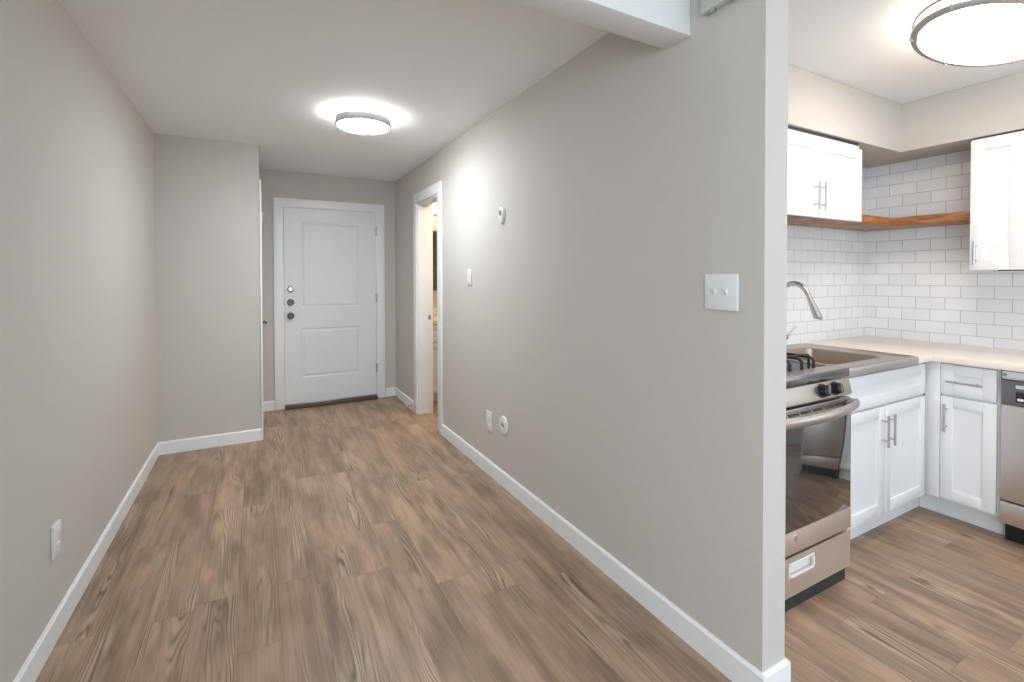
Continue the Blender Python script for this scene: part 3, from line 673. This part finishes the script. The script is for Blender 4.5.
# storage drawer with recessed pull
dwz0, dwz1 = 0.062, 0.220
sx0, sx1, sz0, sz1 = 1.843, 2.010, 0.140, 0.190
dm = MB().box(RX0+0.004, sx0, RF, RF+0.030, dwz0, dwz1, 0).box(sx1, RX1-0.003, RF, RF+0.030, dwz0, dwz1, 0).box(sx0, sx1, RF, RF+0.030, dwz0, sz0).box(sx0, sx1, RF, RF+0.030, sz1, dwz1)
dm.box(sx0, sx1, RF+0.022, RF+0.030, sz0, sz1)
dw_ = obj('storage_drawer', dm, steelfront, rg)
rim = MB()
for a, b, c, d in ((sx0-0.004, sx1+0.004, sz0-0.005, sz0+0.004), (sx0-0.004, sx1+0.004, sz1-0.004, sz1+0.005), (sx0-0.005, sx0+0.004, sz0-0.004, sz1+0.004), (sx1-0.004, sx1+0.005, sz0-0.004, sz1+0.004)):
    rim.box(a, b, RF-0.002, RF+0.006, c, d, 0.001)
rim.box(sx0-0.001, sx1+0.001, RF+0.018, RF+0.0215, sz0-0.001, sz1+0.001)
obj('recessed_pull', rim, plastic, dw_, label='pale frame of the recessed drawer pull')

# ------------------------------------------------------------------ dishwasher
dw = thing('dishwasher', 'stainless dishwasher with dark control panel at the right edge', 'dishwasher', (3.56, 0.61, 0))
DF, dy0, dy1 = 3.256, 0.305, 0.903
obj('body', MB().box(DF+0.025, XK-0.03, dy0, dy1, 0.10, 0.862), steeldark, dw)
obj('kickboard', MB().box(DF+0.075, DF+0.10, dy0, dy1, 0.0, 0.10), blackm, dw)
obj('top_strip', MB().box(DF+0.010, DF+0.028, dy0, dy1, 0.830, 0.862, 0.001), plastic, dw, label='pale strip under the worktop')
obj('trim_bar', MB().tube([(DF+0.004, dy0, 0.826), (DF+0.004, dy1-0.004, 0.826)], 0.005, 10).lathe([(0, .004), (.008, .004), (.008, 0)], (DF+0.008, dy1-0.010, 0.845), '-x', 14), nickel, dw)
cp2 = obj('control_panel', MB().box(DF, DF+0.026, dy0, dy1, 0.700, 0.820, 0.003), steelgrey, dw, label='dark grey control panel')
obj('display', MB().box(DF-0.001, DF+0.002, 0.55, 0.852, 0.716, 0.768, 0.001), blackm, cp2)
obj('badge', MB().box(DF-0.001, DF+0.002, 0.60, 0.852, 0.783, 0.800, 0.0005), labelm, cp2, label='pale blue strip label')
for y in (0.835, 0.80): obj('button', MB().box(DF-0.003, DF, y-0.011, y+0.011, 0.724, 0.736, 0.001), plastic, cp2)
obj('door_panel', MB().box(DF, DF+0.026, dy0, dy1, 0.222, 0.698, 0.004), steely, dw)
obj('lower_panel', MB().box(DF, DF+0.026, dy0, dy1, 0.105, 0.214, 0.004), steely, dw)
o = obj('end_panel', MB().box(SXF, XK-0.002, 0.286, 0.303, 0.0, 0.867, 0.001), cabm); tag(o, 'white end panel closing the near end of the dishwasher bay', 'cabinet panel')

# ------------------------------------------------------------------ wall shelf and wall cabinets
d_, zb, zt = 0.278, 1.657, 1.708
shp = [(2.215, YB-d_), (XK-d_, YB-d_), (XK-d_, 1.128), (XK-0.001, 1.128), (XK-0.001, YB-0.001), (2.215, YB-0.001)]
o = obj('wall_shelf', MB().prism(shp, zb, zt, 2, 0.002), woodm); tag(o, 'thick warm brown wooden corner shelf between the wall cabinets', 'shelf')
uc = thing('wall_cabinet', 'white two door wall cabinet above the sink resting on the wooden shelf', 'cabinet', (2.65, 1.63, zt))
UF = 1.448
obj('body', MB().box(2.212, 3.092, UF+0.020, YB-0.002, zt+0.001, 2.092), cabm, uc)
for a, b, hx in ((2.216, 2.651, 2.608), (2.655, 3.090, 2.664)):
    d = obj('door', shaker(a, b, 1.650, 2.066, UF, 'x', -1), cabm, uc)
    obj('handle', bar_handle((hx, 1.762), True, 0.150, UF, 'x', -1), nickel, d)
o = obj('gap_shade_strip', MB().box(2.212, 3.092, UF+0.022, UF+0.04, 2.093, SZ-0.001), gapshade, uc)  # dark strip paints the shadowed gap below the soffit
UX = 3.552
rc = thing('wall_cabinet', 'tall narrow white wall cabinet at the right end of the wooden shelf', 'cabinet', (3.72, 1.01, 1.38))
obj('body', MB().box(UX+0.020, XK-0.002, 0.903, 1.122, 1.380, 2.102), cabm, rc)
d = obj('door', shaker(0.905, 1.121, 1.368, 2.090, UX, 'y', -1, 0.056), cabm, rc)
obj('handle', bar_handle((1.094, 1.463), True, 0.135, UX, 'y', -1), nickel, d)
obj('gap_shade_strip', MB().box(UX+0.024, UX+0.04, 0.903, 1.122, 2.103, SZ-0.001), gapshade, rc)  # shade of the gap above, put in as a dark strip
oc = thing('wall_cabinet', 'white wall cabinet above the dishwasher at the right frame edge', 'cabinet', (3.72, 0.60, 1.38))
obj('body', MB().box(UX+0.020, XK-0.002, 0.300, 0.900, 1.380, 2.102), cabm, oc)
for a, b, hy in ((0.602, 0.899, 0.63), (0.302, 0.598, 0.57)):
    d = obj('door', shaker(a, b, 1.368, 2.090, UX, 'y', -1, 0.056), cabm, oc)
    obj('handle', bar_handle((hy, 1.452), True, 0.130, UX, 'y', -1), nickel, d)
obj('gap_shade_strip', MB().box(UX+0.024, UX+0.04, 0.300, 0.900, 2.103, SZ-0.001), gapshade, oc)  # dark strip in place of the gap's shade
o = obj('under_cabinet_shade', MB().box(3.60, 3.66, 0.42, 1.02, 1.362, 1.3795, 0.003), darkmetal); tag(o, 'slim dark strip standing in for the shaded recess under the right hand wall cabinets', 'shade strip')  # dark strip stands in for shade in the recess below the cabinets
